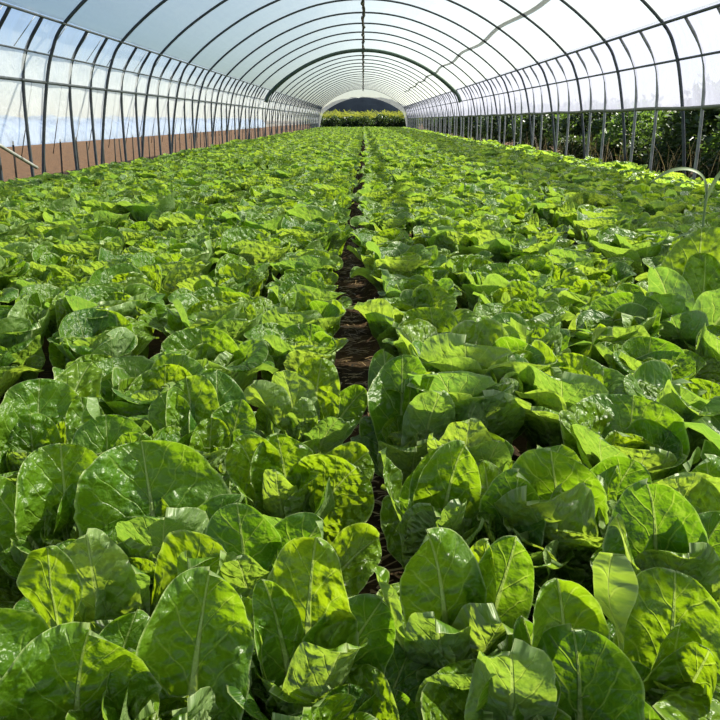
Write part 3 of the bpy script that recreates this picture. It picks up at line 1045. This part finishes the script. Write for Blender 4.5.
# the far plants, too many to count
lods = []
for i in range(10):
    outer, heart = plant_leaves(vr, 6, 9, 8, 6, 0.007)
    lods.append(join_geo(outer + heart))
lods2 = []
for i in range(8):
    outer, heart = plant_leaves(vr, 3, 4, 7, 4, 0.006)
    lods2.append(join_geo(outer + heart))
acc = []
for (x, y, side, c, r) in rest:
    src = lods if y < 20 else lods2
    P, Fq, a, b = src[int(prng.integers(0, len(src)))]
    th = prng.uniform(0, 6.28)
    s = float(np.clip(prng.normal(1.0, 0.10), 0.75, 1.3))
    ct, st = math.cos(th) * s, math.sin(th) * s
    Q = np.stack([P[:, 0] * ct - P[:, 1] * st + x, P[:, 0] * st + P[:, 1] * ct + y, P[:, 2] * s + ground_z(x, y) - 0.01], -1)
    acc.append((Q, Fq, a, b))
far = link_obj('distant_cabbages', leaf_mesh('distant_cabbages', join_geo(acc)))
tag(far, 'dense green carpet of cabbages filling both beds to the far end', 'cabbages', kind='stuff')


# ------------------------------------------------------------------ plants outside
def leaf_cloud(rng, n, rx, ry, rz, z0, size, shell=0.55, aspect=0.5):
    """n little bent leaves scattered through a lumpy crown"""
    d = rng.normal(0, 1, (n, 3))
    d /= np.linalg.norm(d, axis=1)[:, None]
    rad = rng.uniform(shell, 1.0, n) ** 0.7
    lump = 0.78 + 0.22 * np.sin(d[:, 0] * 5 + rx * 9) * np.cos(d[:, 1] * 4 + d[:, 2] * 5)
    c = d * (rad * lump)[:, None] * np.array([rx, ry, rz])
    c[:, 2] += z0
    ax = rng.normal(0, 1, (n, 3)) + d * 0.8
    ax[:, 2] -= 0.3
    ax /= np.linalg.norm(ax, axis=1)[:, None]
    b = np.cross(ax, rng.normal(0, 1, (n, 3)))
    b /= np.linalg.norm(b, axis=1)[:, None]
    nn = np.cross(ax, b)
    s = (size * rng.uniform(0.6, 1.3, n))[:, None]
    p = [c, c + ax * s * 0.5 + b * s * aspect * 0.5 + nn * s * 0.08, c + ax * s, c + ax * s * 0.5 - b * s * aspect * 0.5 + nn * s * 0.08]
    V = np.stack(p, 1).reshape(-1, 3)
    V[:, 2] = np.maximum(V[:, 2], 0.01)
    F = np.arange(n * 4).reshape(n, 4)
    return V, F


def shrub_meshes(seed, mat, n, rx, ry, rz, size, stems=5):
    rng = np.random.default_rng(seed)
    V, F = leaf_cloud(rng, n, rx, ry, rz, rz * 0.95, size)
    fol = np_mesh('foliage', V, F, mat, smooth=False)
    sv, sf = [], []
    for k in range(stems):
        a = rng.uniform(0, 6.28)
        tip = Vector((rx * 0.6 * math.cos(a), ry * 0.6 * math.sin(a), rz * rng.uniform(1.2, 1.7)))
        v, f = tube([(0.03 * math.cos(a), 0.03 * math.sin(a), 0), tip * 0.5 + Vector((0.05, 0.03, 0)), tip], [0.025, 0.018, 0.008], 6)
        b = len(sv)
        sv += v
        sf += [tuple(i + b for i in q) for q in f]
    st = bpy.data.meshes.new('stems')
    st.from_pydata([tuple(v) for v in sv], [], sf)
    st.materials.append(M_WOOD)
    return fol, st


def shrub(meshes, loc, rz, sc, label, group=None, cat='shrub', name='shrub'):
    o = empty(name, loc, rz)
    o.scale = sc
    link_obj('foliage', meshes[0], o)
    link_obj('stems', meshes[1], o)
    tag(o, label, cat, group)
    return o


orng = np.random.default_rng(8)
sh_dark = [shrub_meshes(s, M_HEDGE, 2600, 1.0, 0.9, 0.95, 0.16) for s in (1, 2)]
sh_mid = [shrub_meshes(s, M_BUSH, 2400, 1.0, 0.9, 0.9, 0.13) for s in (3, 4)]
y = 8.0
i = 0
while y < 88:
    kind = sh_dark if (i % 3) else sh_mid
    x = 6.6 + orng.uniform(-0.3, 0.5)
    sc = orng.uniform(0.95, 1.15)
    nm = ORD[i] if i < len(ORD) else None
    shrub(kind[i % 2], (x, y, 0), orng.uniform(0, 6.28), (sc, sc * 1.1, sc * orng.uniform(0.85, 1.05)),
          '%s leafy shrub outside the right curtain, %s from the front' % ('dark' if (i % 3) else 'mid green', ORD[i]),
          'shrubs along the right side')
    y += 1.5 + 0.05 * i * 1.6
    i += 1
    if i >= 28:
        break
for j, yl in enumerate((9.6, 11.2, 12.7, 14.4, 16.2, 18.4, 21.0)):
    shrub(sh_dark[j % 2], (5.65 + 0.1 * (j % 3), yl, 0), j * 1.1, (0.52, 0.6, 0.42),
          'low dark shrub at the foot of the right curtain, %s from the front' % ORD[j], 'low shrubs at the foot of the right curtain')
sh_y = shrub_meshes(6, M_YELLOW, 900, 0.45, 0.45, 0.55, 0.09, 4)
shrub(sh_y, (5.25, 10.4, 0), 0.4, (1, 1, 1.12), 'yellow leaved shrub outside the right edge of the curtain', None)


def grass_mesh(seed, n, h, spread, mat, w=0.008, name='dry_grass'):
    rng = np.random.default_rng(seed)
    V, F = [], []
    for k in range(n):
        a, rr = rng.uniform(0, 6.28), spread * math.sqrt(rng.uniform(0, 1))
        x, y = rr * math.cos(a), rr * math.sin(a)
        d = rng.uniform(0, 6.28)
        ln = h * rng.uniform(0.5, 1.1)
        lean = rng.uniform(0.1, 0.75)
        b = len(V)
        for i in range(5):
            t = i / 4
            px, py = x + math.cos(d) * lean * ln * t * t, y + math.sin(d) * lean * ln * t * t
            pz = ln * (t - 0.25 * lean * t * t)
            ww = w * (1 - t * 0.85)
            V.append((px - math.sin(d) * ww, py + math.cos(d) * ww, pz))
            V.append((px + math.sin(d) * ww, py - math.cos(d) * ww, pz))
        for i in range(4):
            F.append((b + 2 * i, b + 2 * i + 1, b + 2 * i + 3, b + 2 * i + 2))
    return np_mesh(name, np.array(V), np.array(F), mat, smooth=True)


gm = [grass_mesh(s, 22, 0.85, 0.35, M_DRY, 0.005) for s in (1, 2, 3)]
for j, (gx, gy) in enumerate([(5.0, 10.0), (5.1, 11.1), (4.95, 12.3), (5.2, 13.9), (5.0, 15.5), (5.15, 17.5), (5.1, 20.0), (5.0, 23.0)]):
    o = link_obj('grass_tuft', gm[j % 3])
    o.location = (gx, gy, 0)
    o.rotation_euler = (0, 0, j * 1.3)
    tag(o, 'tuft of dry tan grass at the foot of the right curtain, %s from the front' % ORD[j], 'grass', 'dry grass tufts along the right side')

# low row cover on the field at the left
cv, cf = [], []
cr = np.random.default_rng(15)
cy = np.linspace(4, 125, 160)
for y in cy:
    hgt = 1.25 + cr.uniform(-0.18, 0.14)
    for k in range(13):
        a = PI * k / 12
        cv.append((-16.8 + 1.5 * math.cos(a) + cr.normal(0, 0.03), y, max(0.0, hgt * math.sin(a) ** 0.8 + cr.normal(0, 0.03) * math.sin(a))))
for i in range(len(cy) - 1):
    for k in range(12):
        cf.append((i * 13 + k, i * 13 + k + 1, i * 13 + 14 + k, i * 13 + 13 + k))
o = mesh_obj('row_cover', cv, cf, M_COVER)
tag(o, 'low crumpled bluish row cover on the brown field outside the left film', 'row cover')

# tall weed with an arching leaf
wx, wy = 1.53, 3.45
weed = empty('tall_weed', (wx, wy, 0.09))
tag(weed, 'tall thin stalk with arching narrow leaves behind the tall cabbage at right', 'weed')
v, f = tube(catmull([(0, 0, 0), (0.012, 0, 0.3), (0.0, 0, 0.55), (-0.005, 0, 0.74)], 5), [0.008] * 8 + [0.006] * 8, 8)
mesh_obj('stem', v, f, M_WEED, weed)


def blade(pts, width):
    P = catmull(pts, 5)
    V, F = [], []
    n = len(P)
    for i, p in enumerate(P):
        d = (P[min(i + 1, n - 1)] - P[max(i - 1, 0)]).normalized()
        sdv = d.cross(Vector((0.1, -0.6, 0.8))).normalized()
        up = sdv.cross(d)
        w_ = width * (math.sin(PI * min(1, 0.12 + 0.88 * i / (n - 1))) ** 0.6 + 0.03) / 2
        V += [p - sdv * w_ + up * w_ * 0.5, p, p + sdv * w_ + up * w_ * 0.5]
    for i in range(n - 1):
        for k in range(2):
            F.append((i * 3 + k, i * 3 + k + 1, i * 3 + 4 + k, i * 3 + 3 + k))
    return V, F


for pts, wd in (([(0, 0, 0.66), (-0.03, -0.01, 0.76), (-0.10, -0.02, 0.80), (-0.19, -0.03, 0.795), (-0.28, -0.04, 0.745)], 0.022),
                ([(0, 0, 0.68), (0.04, 0.02, 0.76), (0.10, 0.04, 0.82), (0.18, 0.05, 0.86)], 0.018),
                ([(0, 0, 0.45), (-0.06, -0.03, 0.52), (-0.14, -0.05, 0.51)], 0.018)):
    v, f = blade(pts, wd)
    mesh_obj('blade', v, f, M_WEED, weed)

# far end: hedge, meadow and wooded hill
sh_end = [shrub_meshes(s, M_HEDGE, 2200, 1.3, 1.1, 1.05, 0.22) for s in (11, 12)]
for j in range(7):
    x = -5.0 + j * 1.75
    shrub(sh_end[j % 2], (x + orng.uniform(-0.2, 0.2), 90 + orng.uniform(-0.6, 0.6), 0), orng.uniform(0, 6), (1.05, 1, orng.uniform(0.78, 0.95)),
          'bush in the hedge beyond the open far end, %s from the left' % ORD[j], 'hedge bushes beyond the far end')
me = grass_mesh(9, 1300, 2.2, 1.0, M_MEADOW, 0.05, 'tall_grass')
o = link_obj('tall_grass', me)
o.location = (0.3, 93.5, 0)
o.scale = (6.0, 1.5, 1)
tag(o, 'yellow green tall grass behind the hedge at the far end', 'grass', kind='stuff')
HV, HF = [], []
nx_, ny_ = 90, 24
hr = np.random.default_rng(3)
for i in range(ny_ + 1):
    for j in range(nx_ + 1):
        u, v = j / nx_ * 2 - 1, i / ny_
        x = u * 60 + 1
        z = 8.2 * max(0, 1 - abs((u * 60) / 21) ** 2.6) * math.sin(PI * min(1, v * 0.9 + 0.02)) ** 0.7
        z += hr.uniform(0, 0.9) * (1 if z > 0.5 else 0.2)
        HV.append((x, 260 + v * 50, max(0.0, z)))
for i in range(ny_):
    for j in range(nx_):
        a = i * (nx_ + 1) + j
        HF.append((a, a + 1, a + nx_ + 2, a + nx_ + 1))
o = mesh_obj('wooded_hill', HV, HF, M_HILL)
tag(o, 'dark wooded hill seen through the open far end', kind='structure')


# ------------------------------------------------------------------ light
SUN_EL, SUN_AZ = R(41), R(68)      # azimuth from the view direction towards the right
sd = bpy.data.lights.new('sun', 'SUN')
sd.energy = 16.5
sd.angle = R(0.6)
sd.color = (1.0, 0.95, 0.85)
so = bpy.data.objects.new('sun', sd)
COL.objects.link(so)
dirv = Vector((math.cos(SUN_EL) * math.sin(SUN_AZ), math.cos(SUN_EL) * math.cos(SUN_AZ), math.sin(SUN_EL)))
so.rotation_euler = dirv.to_track_quat('Z', 'Y').to_euler()
so.location = (20, 10, 30)

w = bpy.data.worlds.new('world')
SC.world = w
w.use_nodes = True
nt = w.node_tree
nt.nodes.clear()
out = nt.nodes.new('ShaderNodeOutputWorld')
bg = nt.nodes.new('ShaderNodeBackground')
sky = nt.nodes.new('ShaderNodeTexSky')
sky.sky_type = 'NISHITA'
sky.sun_disc = False
sky.sun_elevation = SUN_EL
sky.sun_rotation = SUN_AZ
sky.dust_density = 0.3
sky.ozone_density = 1.6
sky.air_density = 1.0
bg.inputs['Strength'].default_value = 0.155
tintn = nt.nodes.new('ShaderNodeMix')
tintn.data_type = 'RGBA'
tintn.blend_type = 'MULTIPLY'
tintn.inputs[0].default_value = 1.0
tintn.inputs[7].default_value = (0.93, 0.95, 1.10, 1)
nt.links.new(sky.outputs[0], tintn.inputs[6])
nt.links.new(tintn.outputs[2], bg.inputs[0])
nt.links.new(bg.outputs[0], out.inputs[0])

SC.view_settings.view_transform = 'Standard'
SC.view_settings.look = 'None'
SC.view_settings.gamma = 1
SC.view_settings.exposure = -0.08
SC.view_settings.use_curve_mapping = False
SC.cycles.transparent_max_bounces = 16
